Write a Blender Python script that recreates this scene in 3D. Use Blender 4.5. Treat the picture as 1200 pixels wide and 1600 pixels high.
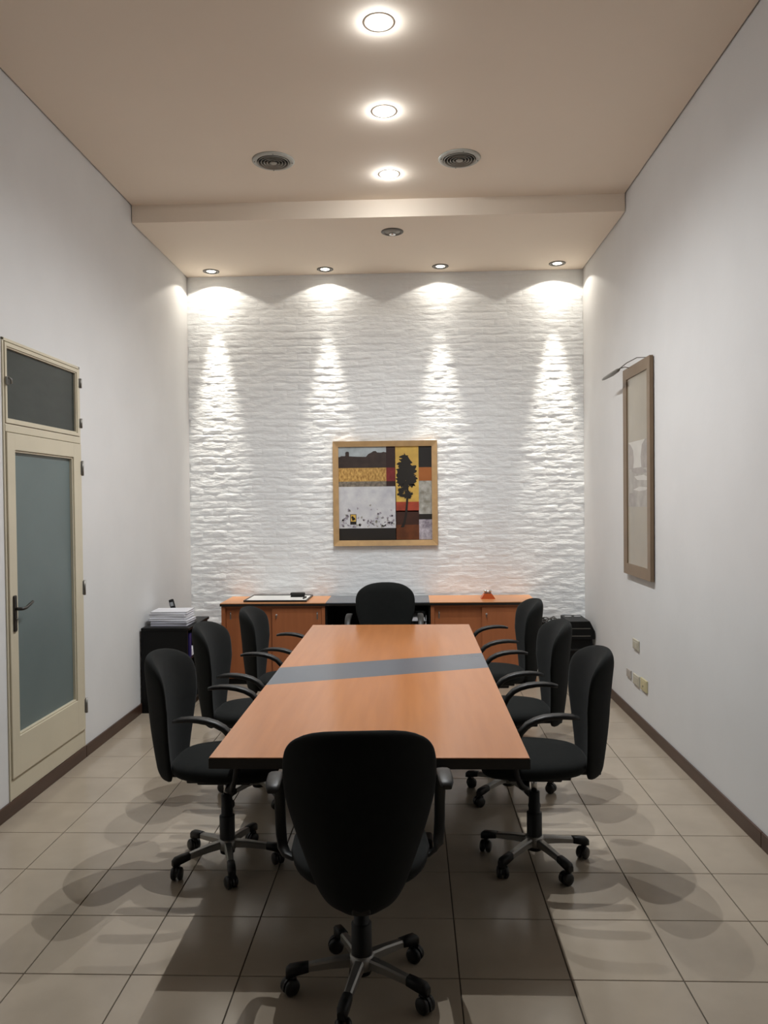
import bpy, bmesh, math, random
from mathutils import Vector, Matrix
random.seed(7)
PI = math.pi
for o in list(bpy.data.objects): bpy.data.objects.remove(o)
scene = bpy.context.scene
COL = scene.collection

# ------------------------------------------------------------------ camera
FPX = 1209.386
CAM = Vector((1.84553, -2.77277, 1.73303))
PITCH, YAW, ROLL = -0.0166588, -0.0362051, -0.0106101
def camera():
    f = Vector((math.sin(YAW)*math.cos(PITCH), math.cos(YAW)*math.cos(PITCH), math.sin(PITCH)))
    r = Vector((math.cos(YAW), -math.sin(YAW), 0)); u = r.cross(f)
    r2 = r*math.cos(ROLL)+u*math.sin(ROLL); u2 = -r*math.sin(ROLL)+u*math.cos(ROLL)
    cd = bpy.data.cameras.new('camera'); co = bpy.data.objects.new('camera', cd); COL.objects.link(co)
    cd.sensor_fit = 'VERTICAL'; cd.sensor_height = 24.0; cd.lens = FPX*24.0/1600.0
    cd.clip_start = 0.05; cd.clip_end = 60
    m = Matrix((r2, u2, -f)).transposed().to_4x4(); m.translation = CAM
    co.matrix_world = m
    scene.camera = co
camera()

# ------------------------------------------------------------------ world and exposure (closed room, lamps only)
w = bpy.data.worlds.new('world'); scene.world = w; w.use_nodes = True
w.node_tree.nodes['Background'].inputs[0].default_value = (0.5, 0.5, 0.52, 1)
w.node_tree.nodes['Background'].inputs[1].default_value = 0.0
vs = scene.view_settings
vs.view_transform = 'Standard'; vs.look = 'None'; vs.gamma = 1.0; vs.use_curve_mapping = False
vs.exposure = 0.07

CENTRE_LAMP = 680.0                      # radiance of the bare bulbs of the three ceiling lamps
CENTRE_WATTS = 153.0                     # and their downward beams
CENTRE_COL = (0.955, 0.985, 1.0)
WASH_COL = (1.0, 0.925, 0.80)
#          x      y     spill  mid  beam  low   (watts of the concentric parts of each dichroic beam)
WASH = [(-0.096, 4.777, 13, 8, 125, 230), (1.022, 4.786, 7.5, 5, 34, 180),
        (2.143, 4.771, 7.5, 5, 38, 190), (3.264, 4.757, 11, 8, 125, 240)]

# ------------------------------------------------------------------ materials
def srgb(r, g, b):
    f = lambda c: (c/255/12.92 if c/255 <= .04045 else ((c/255+.055)/1.055)**2.4)
    return (f(r), f(g), f(b), 1)
def mat(name, col, rough=.5, metal=0.0, spec=.5, var=0.0, vscale=6.0, stretch=(1, 1, 1), bump=0.0, bscale=60.0,
        coat=0.0, sheen=0.0, col2=None, bstretch=None, detail=4.0, transmission=0.0, coatr=.05):
    m = bpy.data.materials.new(name); m.use_nodes = True
    nt = m.node_tree; b = nt.nodes['Principled BSDF']
    c = tuple(col)[:3]+(1,)
    b.inputs['Base Color'].default_value = c
    b.inputs['Roughness'].default_value = rough; b.inputs['Metallic'].default_value = metal
    b.inputs['Specular IOR Level'].default_value = spec
    b.inputs['Coat Weight'].default_value = coat; b.inputs['Coat Roughness'].default_value = coatr
    b.inputs['Sheen Weight'].default_value = sheen; b.inputs['Sheen Roughness'].default_value = .6
    b.inputs['Transmission Weight'].default_value = transmission
    tc = nt.nodes.new('ShaderNodeTexCoord')
    if var > 0 or col2:
        mp = nt.nodes.new('ShaderNodeMapping'); mp.inputs['Scale'].default_value = stretch
        n = nt.nodes.new('ShaderNodeTexNoise'); n.inputs['Scale'].default_value = vscale; n.inputs['Detail'].default_value = detail
        r = nt.nodes.new('ShaderNodeValToRGB')
        r.color_ramp.elements[0].position = .3; r.color_ramp.elements[1].position = .7
        if col2:
            r.color_ramp.elements[0].color = c; r.color_ramp.elements[1].color = tuple(col2)[:3]+(1,)
        else:
            r.color_ramp.elements[0].color = tuple(max(0, x*(1-var)) for x in c[:3])+(1,)
            r.color_ramp.elements[1].color = tuple(min(1, x*(1+var)) for x in c[:3])+(1,)
        geo = nt.nodes.new('ShaderNodeNewGeometry')
        nt.links.new(geo.outputs['Position'], mp.inputs[0]); nt.links.new(mp.outputs[0], n.inputs['Vector'])
        nt.links.new(n.outputs['Fac'], r.inputs[0]); nt.links.new(r.outputs[0], b.inputs['Base Color'])
    if bump > 0:
        mp2 = nt.nodes.new('ShaderNodeMapping'); mp2.inputs['Scale'].default_value = bstretch or (1, 1, 1)
        geo2 = nt.nodes.new('ShaderNodeNewGeometry')
        n2 = nt.nodes.new('ShaderNodeTexNoise'); n2.inputs['Scale'].default_value = bscale; n2.inputs['Detail'].default_value = 5
        bp = nt.nodes.new('ShaderNodeBump'); bp.inputs['Strength'].default_value = 1.0; bp.inputs['Distance'].default_value = bump
        nt.links.new(geo2.outputs['Position'], mp2.inputs[0]); nt.links.new(mp2.outputs[0], n2.inputs['Vector'])
        nt.links.new(n2.outputs['Fac'], bp.inputs['Height']); nt.links.new(bp.outputs[0], b.inputs['Normal'])
    return m
def emit(name, col, s):
    m = bpy.data.materials.new(name); m.use_nodes = True
    nt = m.node_tree; nt.nodes.remove(nt.nodes['Principled BSDF'])
    e = nt.nodes.new('ShaderNodeEmission'); e.inputs[0].default_value = tuple(col)[:3]+(1,); e.inputs[1].default_value = s
    nt.links.new(e.outputs[0], nt.nodes['Material Output'].inputs[0]); return m

M = {}
M['wall'] = mat('wall_paint', (.70, .695, .69), .75, spec=.2, var=.02, vscale=2.5, bump=.0012, bscale=9)
M['brick'] = mat('brick_paint', (.885, .91, .925), .45, spec=.35, var=.012, vscale=5, bump=.008, bscale=15, bstretch=(.9, 1, 2.4))
M['ceil'] = mat('ceiling_paint', (.86, .755, .635), .85, spec=.2, var=.01, vscale=2)
M['tile'] = mat('floor_tile', (.37, .31, .24), .17, spec=.42, var=.09, vscale=3.2, stretch=(1, 1, 1), detail=7)
M['bounce_damper'] = mat('dark_far_end', (.05, .05, .055), .6)
M['grout'] = mat('grout', (.10, .085, .07), .9)
M['void'] = mat('void', (.03, .03, .03), .9)
M['skirt'] = mat('skirting', (.062, .032, .021), .35, var=.25, vscale=8, stretch=(1, .3, 3))
M['cream'] = mat('cream_enamel', (.60, .54, .41), .38, var=.03, vscale=4)
M['frost'] = mat('frosted_glass', (.150, .195, .195), .42, spec=.6, var=.06, vscale=2.5, transmission=.12)
M['dglass'] = mat('dark_glass', (.030, .036, .032), .3, spec=.3, var=.15, vscale=6, stretch=(1, 1, 3))
M['iron'] = mat('black_iron', (.018, .015, .012), .4)
M['steel'] = mat('dull_steel', (.25, .24, .22), .45, metal=.8)
M['chrome'] = mat('chrome', (.8, .8, .8), .12, metal=1)
M['wood'] = mat('pear_laminate', (.455, .18, .066), .2, spec=.45, var=.06, vscale=5, stretch=(5, .35, 5), detail=6)
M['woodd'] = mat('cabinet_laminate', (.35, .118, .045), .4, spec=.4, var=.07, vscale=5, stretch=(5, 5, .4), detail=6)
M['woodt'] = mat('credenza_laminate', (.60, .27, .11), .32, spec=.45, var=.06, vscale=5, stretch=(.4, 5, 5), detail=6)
M['slate'] = mat('grey_laminate', (.115, .125, .145), .26, spec=.5, var=.03, vscale=4)
M['edge'] = mat('black_edge', (.010, .009, .008), .35)
M['blk'] = mat('black_laminate', (.005, .005, .005), .45, spec=.18)
M['fabric'] = mat('black_fabric', (.0085, .0095, .009), .95, spec=.1, sheen=.05, bump=.0006, bscale=900, var=.1, vscale=30)
M['plastic'] = mat('black_plastic', (.009, .009, .009), .45, spec=.4)
M['caster'] = mat('caster_black', (.008, .008, .008), .35)
M['alu'] = mat('grey_metal', (.34, .33, .31), .36, metal=.75)
M['rod'] = mat('steel_rod', (.5, .5, .5), .2, metal=1)
M['oak'] = mat('oak_frame', (.52, .335, .16), .45, var=.1, vscale=14, stretch=(1, 1, 1))
M['oakd'] = mat('brown_frame', (.20, .135, .08), .45, var=.06, vscale=10)
M['paper'] = mat('paper', (.72, .72, .76), .7)
M['paper2'] = mat('paper_grey', (.50, .50, .56), .7)
M['board'] = mat('whiteboard_face', (.82, .83, .82), .3)
M['orange'] = mat('orange_plastic', (.50, .10, .025), .35)
M['navy'] = mat('navy_card', (.012, .012, .11), .5)
M['greyplastic'] = mat('grey_plastic', (.35, .36, .38), .5)
M['socket_a'] = mat('socket_ivory', (.50, .47, .38), .45)
M['socket_b'] = mat('socket_grey', (.42, .385, .345), .45)
M['socket_c'] = mat('socket_yellow', (.56, .50, .30), .45)
M['ventpaint'] = mat('vent_paint', (.44, .44, .40), .45)
M['ventdark'] = mat('vent_dark', (.30, .28, .24), .45)
M['gunmetal'] = mat('gunmetal', (.14, .13, .115), .42, metal=.5)
M['lamp'] = emit('lamp_glow', CENTRE_COL, CENTRE_LAMP)
M['lamp_bloom'] = emit('lamp_bloom_glow', (1, .99, .97), 7.0)  # weak emission that imitates bloom around the bulb
M['lamp_small'] = emit('spot_glow', (1, .95, .82), 9.0)

# ------------------------------------------------------------------ mesh helpers
class B:
    def __init__(s): s.v = []; s.f = []; s.m = []; s.sm = []
    def add(s, vs, fs, mi=0, smooth=False):
        n = len(s.v); s.v += [tuple(v) for v in vs]
        for f in fs: s.f.append([i+n for i in f]); s.m.append(mi); s.sm.append(smooth)
        return s
    def box(s, x0, x1, y0, y1, z0, z1, mi=0):
        v = [(x0,y0,z0),(x1,y0,z0),(x1,y1,z0),(x0,y1,z0),(x0,y0,z1),(x1,y0,z1),(x1,y1,z1),(x0,y1,z1)]
        return s.add(v, [(0,3,2,1),(4,5,6,7),(0,1,5,4),(1,2,6,5),(2,3,7,6),(3,0,4,7)], mi)
    def rbox(s, x0, x1, y0, y1, z0, z1, bev=.004, seg=2, mi=0):
        bm = bmesh.new(); bmesh.ops.create_cube(bm, size=1)
        for v in bm.verts:
            v.co = Vector(((x0+x1)/2+v.co.x*(x1-x0), (y0+y1)/2+v.co.y*(y1-y0), (z0+z1)/2+v.co.z*(z1-z0)))
        bmesh.ops.bevel(bm, geom=bm.edges[:], offset=bev, segments=seg, affect='EDGES', profile=.5)
        bm.verts.index_update()
        s.add([v.co[:] for v in bm.verts], [[v.index for v in f.verts] for f in bm.faces], mi); bm.free(); return s
    def prism(s, pts, axis, a, b, mi=0, smooth=False):
        # pts: 2D outline; axis 'x','y','z' extruded from a to b
        def p3(p, t): return {'x': (t, p[0], p[1]), 'y': (p[0], t, p[1]), 'z': (p[0], p[1], t)}[axis]
        n = len(pts); v = [p3(p, a) for p in pts]+[p3(p, b) for p in pts]
        s.add(v, [list(range(n-1, -1, -1)), list(range(n, 2*n))], mi)
        s.add(v, [(i, (i+1) % n, n+(i+1) % n, n+i) for i in range(n)], mi, smooth); return s
    def lathe(s, prof, n=32, c=(0, 0, 0), axis='z', mi=0, smooth=True, closed=False):
        # prof: (r, h) list
        v = []; f = []
        for (r, h) in prof:
            for k in range(n):
                a = 2*PI*k/n; p = (r*math.cos(a), r*math.sin(a), h)
                if axis == 'x': p = (p[2], p[0], p[1])
                if axis == 'y': p = (p[0], p[2], p[1])
                v.append((c[0]+p[0], c[1]+p[1], c[2]+p[2]))
        L = len(prof)
        for i in range(L if closed else L-1):
            j = (i+1) % L
            for k in range(n): f.append((i*n+k, i*n+(k+1) % n, j*n+(k+1) % n, j*n+k))
        s.add(v, f, mi, smooth)
        if not closed:
            if prof[0][0] > 1e-6: s.add(v[:n], [list(range(n-1, -1, -1))], mi)
            if prof[-1][0] > 1e-6: s.add(v[-n:], [list(range(n))], mi)
        return s
    def tube(s, path, r, n=8, mi=0, close=True):
        P = [Vector(p) for p in path]; v = []; f = []
        rr = r if isinstance(r, (list, tuple)) else [r]*len(P)
        t0 = (P[1]-P[0]).normalized(); up = Vector((0, 0, 1)) if abs(t0.z) < .9 else Vector((1, 0, 0))
        nrm = (up-t0*up.dot(t0)).normalized()
        for i, p in enumerate(P):
            t = (P[min(i+1, len(P)-1)]-P[max(i-1, 0)]).normalized()
            nrm = (nrm-t*nrm.dot(t)).normalized(); bn = t.cross(nrm)
            for k in range(n):
                a = 2*PI*k/n; v.append((p+(nrm*math.cos(a)+bn*math.sin(a))*rr[i])[:])
        for i in range(len(P)-1):
            for k in range(n): f.append((i*n+k, i*n+(k+1) % n, (i+1)*n+(k+1) % n, (i+1)*n+k))
        s.add(v, f, mi, True)
        if close: s.add(v[:n], [list(range(n-1, -1, -1))], mi); s.add(v[-n:], [list(range(n))], mi)
        return s
    def sphere(s, c, r, n=16, mi=0, sc=(1, 1, 1)):
        v = []; f = []; L = n//2
        for i in range(L+1):
            th = PI*i/L
            for k in range(n):
                a = 2*PI*k/n
                v.append((c[0]+r*sc[0]*math.sin(th)*math.cos(a), c[1]+r*sc[1]*math.sin(th)*math.sin(a), c[2]+r*sc[2]*math.cos(th)))
        for i in range(L):
            for k in range(n): f.append((i*n+k, (i+1)*n+k, (i+1)*n+(k+1) % n, i*n+(k+1) % n))
        return s.add(v, f, mi, True)
    def mesh(s, name, mats):
        me = bpy.data.meshes.new(name); me.from_pydata(s.v, [], s.f)
        for m in (mats if isinstance(mats, (list, tuple)) else [mats]): me.materials.append(m)
        me.polygons.foreach_set('material_index', s.m); me.polygons.foreach_set('use_smooth', s.sm)
        bm = bmesh.new(); bm.from_mesh(me)
        bmesh.ops.remove_doubles(bm, verts=bm.verts[:], dist=1e-6) if len(s.v) < 20000 else None
        bmesh.ops.recalc_face_normals(bm, faces=bm.faces[:]); bm.to_mesh(me); bm.free()
        return me
    def build(s, name, mats, parent=None, loc=(0, 0, 0), rz=0.0):
        return link(name, s.mesh(name, mats), parent, loc, rz)
def link(name, me, parent=None, loc=(0, 0, 0), rz=0.0):
    o = bpy.data.objects.new(name, me); COL.objects.link(o)
    o.location = loc; o.rotation_euler = (0, 0, rz)
    if parent: o.parent = parent
    return o
def tag(o, label=None, cat=None, group=None, kind=None):
    if label: o['label'] = label
    if cat: o['category'] = cat
    if group: o['group'] = group
    if kind: o['kind'] = kind
    return o
def thing(name, label, cat, loc=(0, 0, 0), rz=0.0, group=None):
    o = bpy.data.objects.new(name, None); COL.objects.link(o); o.empty_display_size = .1
    o.location = loc; o.rotation_euler = (0, 0, rz)
    return tag(o, label, cat, group)
def copy_tree(o, parent=None):
    c = o.copy(); COL.objects.link(c); c.parent = parent
    for ch in list(o.children): copy_tree(ch, c)
    return c

# ------------------------------------------------------------------ the room
XL, XR, YB, YF = -0.394, 3.553, 4.97, -3.6
ZC, ZS, YS = 4.12, 3.98, 3.43           # main ceiling, soffit underside, soffit face
T = 0.40

# floor: slab plus one object per tile
fl = tag(B().box(XL-.1, XR+.1, YF-.1, YB+.1, -.12, -.006).build('floor', M['grout']), kind='structure',
         label='beige square tiled floor with thin dark joints')
g = .0022
tile_cache = {}
def tile_mesh(w_, d_):
    k = (round(w_, 4), round(d_, 4))
    if k not in tile_cache:
        b = B(); e = .0012
        b.add([(0,0,-.006),(w_,0,-.006),(w_,d_,-.006),(0,d_,-.006),(0,0,-e),(w_,0,-e),(w_,d_,-e),(0,d_,-e),
               (e,e,0),(w_-e,e,0),(w_-e,d_-e,0),(e,d_-e,0)],
              [(0,1,5,4),(1,2,6,5),(2,3,7,6),(3,0,4,7),(4,5,9,8),(5,6,10,9),(6,7,11,10),(7,4,8,11),(8,9,10,11)])
        tile_cache[k] = b.mesh('tile', M['tile'])
    return tile_cache[k]
for c in range(-1, 9):
    for r in range(-9, 13):
        x0, x1 = max(XL, c*T)+g, min(XR, (c+1)*T)-g
        y0, y1 = max(YF, r*T)+g, min(YB, (r+1)*T)-g
        if x1-x0 < .01 or y1-y0 < .01: continue
        link('tile', tile_mesh(x1-x0, y1-y0), fl, (x0, y0, 0))

# walls
wl = B()
D0, D1 = 1.397, 2.384                     # door opening on the left wall
wl.box(XL-.12, XL, YF-.1, D0, -.1, 4.3); wl.box(XL-.12, XL, D1, YB+.1, -.1, 4.3)
wl.box(XL-.12, XL, D0, D1, 2.640, 4.3); wl.box(XL-.12, XL, D0, D1, -.1, .08)
tag(wl.build('wall_left', M['wall']), kind='structure', label='smooth white plastered wall with the glazed door')
tag(B().box(XL-.4, XL-.30, D0-.3, D1+.3, -.1, 3.0).box(XL-.30, XL-.12, D0-.3, D0-.2, -.1, 3.0).box(XL-.30, XL-.12, D1+.2, D1+.3, -.1, 3.0)
    .box(XL-.4, XL-.12, D0-.3, D1+.3, 2.9, 3.0).build('wall_beyond_door', M['void']), kind='structure')
tag(B().box(XR, XR+.12, YF-.1, YB+.1, -.1, 4.3).build('wall_right', M['wall']), kind='structure', label='smooth white plastered wall with framed print and sockets')
tag(B().box(XL-.1, XR+.1, YF-.12, YF, -.1, 4.3).build('wall_front', M['bounce_damper']), kind='structure')  # unseen end wall, given a dark colour to cut bounce light
# ceilings with a thin shadow joint along the side walls
tag(B().box(XL-.1, XR+.1, YF-.1, YB+.1, 4.24, 4.34).build('ceiling_slab', M['void']), kind='structure')
tag(B().box(XL+.010, XR-.010, YF, YS, ZC, ZC+.03).build('ceiling', M['ceil']), kind='structure', label='plain cream suspended ceiling')
sb = B().box(XL+.006, XR-.006, YS+.012, YB-.002, ZS, ZS+.02); sb.box(XL+.006, XR-.006, YS, YS+.012, ZS, ZC+.02)
tag(sb.build('ceiling_soffit', M['ceil']), kind='structure', label='lowered ceiling strip in front of the brick wall')

# back wall: mortar bed and painted bricks
wb = tag(B().box(XL-.1, XR+.1, YB+.004, YB+.14, -.1, 4.3).build('wall_back', M['brick']), kind='structure', label='rough brick wall painted white')
from mathutils import noise as mn
BW, BH = .247, .0735
def brick_geo(x0, x1, z0, z1, seed):
    rnd = random.Random(seed)
    nx, nz = 11, 6
    proud = rnd.uniform(.001, .0036); tx = rnd.uniform(-.0018, .0018); tz = rnd.uniform(-.0016, .0016)
    fill = max(0.0, mn.noise(Vector((x0*.9, 3.1, z0*.9)))*.6+.45)       # how far thick paint has filled the joints
    vs_, fs = [], []
    for j in range(nz+1):
        for i in range(nx+1):
            u, v = i/nx, j/nz
            x = x0+(x1-x0)*u; z = z0+(z1-z0)*v
            edge = min(1.0, min(u, 1-u)*nx*1.2, min(v, 1-v)*nz*1.0)
            nn = mn.noise(Vector((x*7, 7.0, z*17)))*.0026 + mn.noise(Vector((x*19, 1.0, z*36)))*.0026
            h = proud+tx*(u-.5)*2+tz*(v-.5)*2+nn
            lo = -.0012+.0034*min(1, fill)+nn
            h = lo+(h-lo)*edge
            wz = mn.noise(Vector((x*1.6, z*1.6, 5.5)))*.016+mn.noise(Vector((x*5.5, z*7, 2.5)))*.009
            vs_.append((x, YB-h, z+wz))
    for j in range(nz):
        for i in range(nx):
            a = j*(nx+1)+i; fs.append((a, a+1, a+nx+2, a+nx+1))
    return vs_, fs
singles = []; rest = B(); row = 0; z = -.03; cand = []
while z < 4.05:
    off = (row % 2)*BW/2+random.uniform(-.02, .02)
    x = XL-off
    while x < XR:
        bx0, bx1 = max(XL, x), min(XR, x+BW)
        if bx1-bx0 > .015: cand.append((bx0, bx1, z, z+BH, row*100+len(cand)))
        x += BW
    z += BH; row += 1
cx, cz = 1.6, 2.1
def far_from_picture(c): return not (1.0 < (c[0]+c[1])/2 < 2.15 and 1.25 < c[2] < 2.3)
order = sorted([c for c in cand if c[1]-c[0] > .2 and far_from_picture(c)], key=lambda c: abs(c[2]-2.05)+.001*abs((c[0]+c[1])/2-cx))
single = set(id(c) for c in order[:290])
for c in cand:
    vs_, fs = brick_geo(*c[:4], c[4])
    if id(c) in single:
        o3 = Vector((c[0], YB, c[2]))
        me = bpy.data.meshes.new('brick'); me.from_pydata([(Vector(v)-o3)[:] for v in vs_], [], fs)
        me.materials.append(M['brick']); me.polygons.foreach_set('use_smooth', [True]*len(fs))
        link('brick', me, wb, o3)
    else: rest.add(vs_, fs, 0, True)
me = bpy.data.meshes.new('brickwork'); me.from_pydata(rest.v, [], rest.f); me.materials.append(M['brick'])
me.polygons.foreach_set('use_smooth', rest.sm)
tag(link('brickwork', me, wb), kind='stuff', label='painted bricks of the rest of the wall')

# skirting
def skirting(name, segs, xa, xb, label):
    root = None
    for i, (a, b) in enumerate(segs):
        bb = B().rbox(xa, xb, a+.001, b-.001, 0.0005, .08, .003)
        if root is None: root = tag(bb.build(name, M['skirt']), kind='structure', label=label)
        else: bb.build('skirting_board', M['skirt'], root)
skirting('baseboard_left', [(2.385, 4.95), (-.5, 2.383), (-3.55, -.502)], XL, XL+.014, 'dark brown skirting board under the door wall')
skirting('baseboard_right', [(1.06, 4.95), (-1.4, 1.058), (-3.55, -1.402)], XR-.014, XR, 'dark brown skirting board along the right wall')

# ------------------------------------------------------------------ door and fanlight on the left wall
X = XL
d = tag(B().rbox(X-.06, X+.008, D0, D0+.016, .08, 2.645, .002).rbox(X-.06, X+.008, D1-.016, D1, .08, 2.645, .002)
        .rbox(X-.06, X+.008, D0, D1, 2.628, 2.645, .002).rbox(X-.06, X+.012, D0+.012, D1-.012, 2.128, 2.172, .003)
        .build('door_1', M['cream']), kind='structure', label='cream door frame with frosted glass door')
B().rbox(X-.05, X+.006, D0+.003, D1-.003, .081, .196, .003).build('bottom_panel', M['cream'], d)
y0, y1, z0, z1 = 1.414, 2.368, .201, 2.124; gy0, gy1, gz0, gz1 = 1.499, 2.252, .42, 2.030
leaf = B()
leaf.rbox(X-.03, X+.018, y0, gy0, z0, z1, .003).rbox(X-.03, X+.018, gy1, y1, z0, z1, .003)
leaf.rbox(X-.03, X+.0178, gy0-.004, gy1+.004, z0, gz0, .003).rbox(X-.03, X+.0178, gy0-.004, gy1+.004, gz1, z1, .003)
lo = leaf.build('door_leaf', M['cream'], d)
bead = B()
for a in ((gy0, gy0+.011, gz0, gz1), (gy1-.011, gy1, gz0, gz1), (gy0, gy1, gz0, gz0+.011), (gy0, gy1, gz1-.011, gz1)):
    bead.rbox(X-.012, X+.010, a[0], a[1], a[2], a[3], .003)
bead.build('glazing_bead', M['cream'], lo)
tag(B().box(X-.014, X-.008, gy0+.001, gy1-.001, gz0+.001, gz1-.001).build('pane', M['frost'], lo), 'frosted grey-green glass')
hb = tag(B().rbox(X+.0175, X+.027, 1.441, 1.473, 1.015, 1.217, .008, 3).build('handle_plate', M['iron'], lo), 'black door handle plate')
B().tube([(X+.022, 1.458, 1.142), (X+.058, 1.459, 1.142), (X+.064, 1.468, 1.142), (X+.064, 1.50, 1.143), (X+.062, 1.545, 1.156), (X+.060, 1.585, 1.167)],
         [.009, .009, .009, .0085, .0085, .0075], 10).build('lever', M['iron'], hb)
B().lathe([(.006, 0), (.006, .012)], 12, (X+.026, 1.458, 1.085), 'x').build('key_cylinder', M['steel'], hb)
for zz in (1.962, 1.157, .358):
    B().lathe([(.0085, -.05), (.0085, .05)], 10, (X+.022, 2.374, zz)).rbox(X+.006, X+.020, 2.352, 2.396, zz-.045, zz+.045, .001).build('hinge', M['steel'], d)
wd = tag(B().rbox(X-.02, X+.014, 1.414, 1.434, 2.176, 2.622, .002).rbox(X-.02, X+.014, 2.330, 2.366, 2.176, 2.622, .002)
         .rbox(X-.02, X+.0138, 1.43, 2.334, 2.176, 2.196, .002).rbox(X-.02, X+.0138, 1.43, 2.334, 2.600, 2.622, .002)
         .build('window_1', M['cream']), kind='structure', label='cream fanlight with dark glass above the door')
tag(B().box(X-.012, X-.006, 1.433, 2.331, 2.195, 2.601).build('pane', M['dglass'], wd), 'dark glass')
wfb = B()
for a in ((1.434, 1.443, 2.196, 2.60), (2.320, 2.330, 2.196, 2.60), (1.434, 2.33, 2.196, 2.204), (1.434, 2.33, 2.592, 2.60)):
    wfb.rbox(X-.010, X+.008, a[0], a[1], a[2], a[3], .002)
wfb.build('glazing_bead', M['cream'], wd)
for zz in (2.533, 2.264):
    B().lathe([(.0085, -.032), (.0085, .032)], 10, (X+.018, 2.374, zz)).rbox(X+.004, X+.016, 2.352, 2.394, zz-.03, zz+.03, .001).build('hinge', M['steel'], wd)
B().rbox(X+.013, X+.024, 1.412, 1.440, 2.385, 2.43, .003).tube([(X+.02, 1.428, 2.43), (X+.036, 1.436, 2.415), (X+.034, 1.440, 2.392)], .006, 8).build('latch', M['steel'], wd)

# ------------------------------------------------------------------ table
TX0, TX1, TY0, TY1, TZ = 1.063, 2.278, .136, 3.240, .755
tb = thing('conference_table', 'long pear-wood conference table with a slanting grey stripe', 'table', ((TX0+TX1)/2, (TY0+TY1)/2, 0))
ox, oy = (TX0+TX1)/2, (TY0+TY1)/2
def tpart(name, pts, m, z0, z1):
    B().prism([(p[0]-ox, p[1]-oy) for p in pts], 'z', z0, z1).build(name, m, tb)
s0, s1 = ((TX0, 1.288), (TX0, 1.707)), ((TX1, 1.697), (TX1, 2.121))
tpart('tabletop_near_panel', [(TX0, TY0), (TX1, TY0), s1[0], s0[0]], M['wood'], TZ-.004, TZ)
tpart('tabletop_far_panel', [s0[1], s1[1], (TX1, TY1), (TX0, TY1)], M['wood'], TZ-.004, TZ)
tpart('grey_stripe', [s0[0], s1[0], s1[1], s0[1]], M['slate'], TZ-.004, TZ)
tpart('edge_band', [(TX0-.002, TY0-.002), (TX1+.002, TY0-.002), (TX1+.002, TY1+.002), (TX0-.002, TY1+.002)], M['edge'], TZ-.043, TZ-.0042)
for yy in (1.05, 2.45):
    B().rbox(-.20, .20, yy-oy-.035, yy-oy+.035, .06, TZ-.043, .006).build('pedestal', M['blk'], tb)
    B().rbox(-.26, .26, yy-oy-.05, yy-oy+.05, 0, .06, .012).build('foot', M['blk'], tb)
B().rbox(-.03, .03, 1.085-oy, 2.415-oy, .40, .50, .005).build('beam', M['blk'], tb)

# ------------------------------------------------------------------ office chair (front is +Y, origin on the floor under the column)
def lerp_prof(prof, z):                   # Catmull-Rom through the measured outline (height, half width)
    for k in range(len(prof)-1):
        a, b = prof[k], prof[k+1]
        if (a[0]-z)*(b[0]-z) <= 0 and a[0] != b[0]:
            p0, p3 = prof[max(k-1, 0)], prof[min(k+2, len(prof)-1)]
            t = (z-a[0])/(b[0]-a[0]); h = b[0]-a[0]
            m0 = (b[1]-p0[1])/((b[0]-p0[0]) or h)*h; m1 = (p3[1]-a[1])/((p3[0]-a[0]) or h)*h
            return (2*t**3-3*t**2+1)*a[1]+(t**3-2*t*t+t)*m0+(-2*t**3+3*t*t)*b[1]+(t**3-t*t)*m1
    return prof[-1][1]
def make_back():
    # outline measured: height -> half width
    pr = [(1.0, .0), (.9993, .035), (.997, .075), (.992, .115), (.984, .148), (.972, .178), (.955, .206), (.935, .227), (.905, .243), (.856, .250), (.777, .246), (.722, .233), (.643, .207),
          (.551, .172), (.49, .147), (.45, .122), (.43, .100), (.417, .066), (.412, .03), (.411, 0)]
    n = 32; b = B(); rows = []
    pr = [(.411+(z_-.411)*1.034, h_) for z_, h_ in pr]
    zs = [p[0] for p in pr]
    zz = []
    for a, c in zip(zs, zs[1:]):
        k = 4 if abs(a-c) > .04 else (3 if abs(a-c) > .02 else 1)
        zz += [a+(c-a)*i/k for i in range(k)]
    zz.append(zs[-1])
    zm = .70
    V = []; 
    for z_ in zz:
        hw = max(lerp_prof(pr, z_), .0005)
        e = min(1.0, (zs[0]-z_)/.075, (z_-.411)/.075); ez = math.sqrt(max(0, 1-(1-max(0, e))**2))
        ring = []
        yc = -.322-.020*((z_-.78)/.2) if z_ > .78 else -.322+.040*((.78-z_)/.36)**1.4      # gentle lumbar curve
        for k in range(n):
            a = 2*PI*k/n
            u = math.copysign(abs(math.cos(a))**.55, math.cos(a)); t = math.copysign(abs(math.sin(a))**.75, math.sin(a))
            x = hw*u
            th = (.042 if t > 0 else .034)*ez
            y = yc+.115*(x/hw)**2*(hw/.25)**(2.0 if z_ > .79 else 1.1)+t*th*(.65+.35*(1-abs(u)**3))
            ring.append((x, y, z_))
        V.append(ring)
    for ring in V: rows += ring
    fs = [(i*n+k, i*n+(k+1) % n, (i+1)*n+(k+1) % n, (i+1)*n+k) for i in range(len(V)-1) for k in range(n)]
    b.add(rows, fs, 0, True)
    return b
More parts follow.
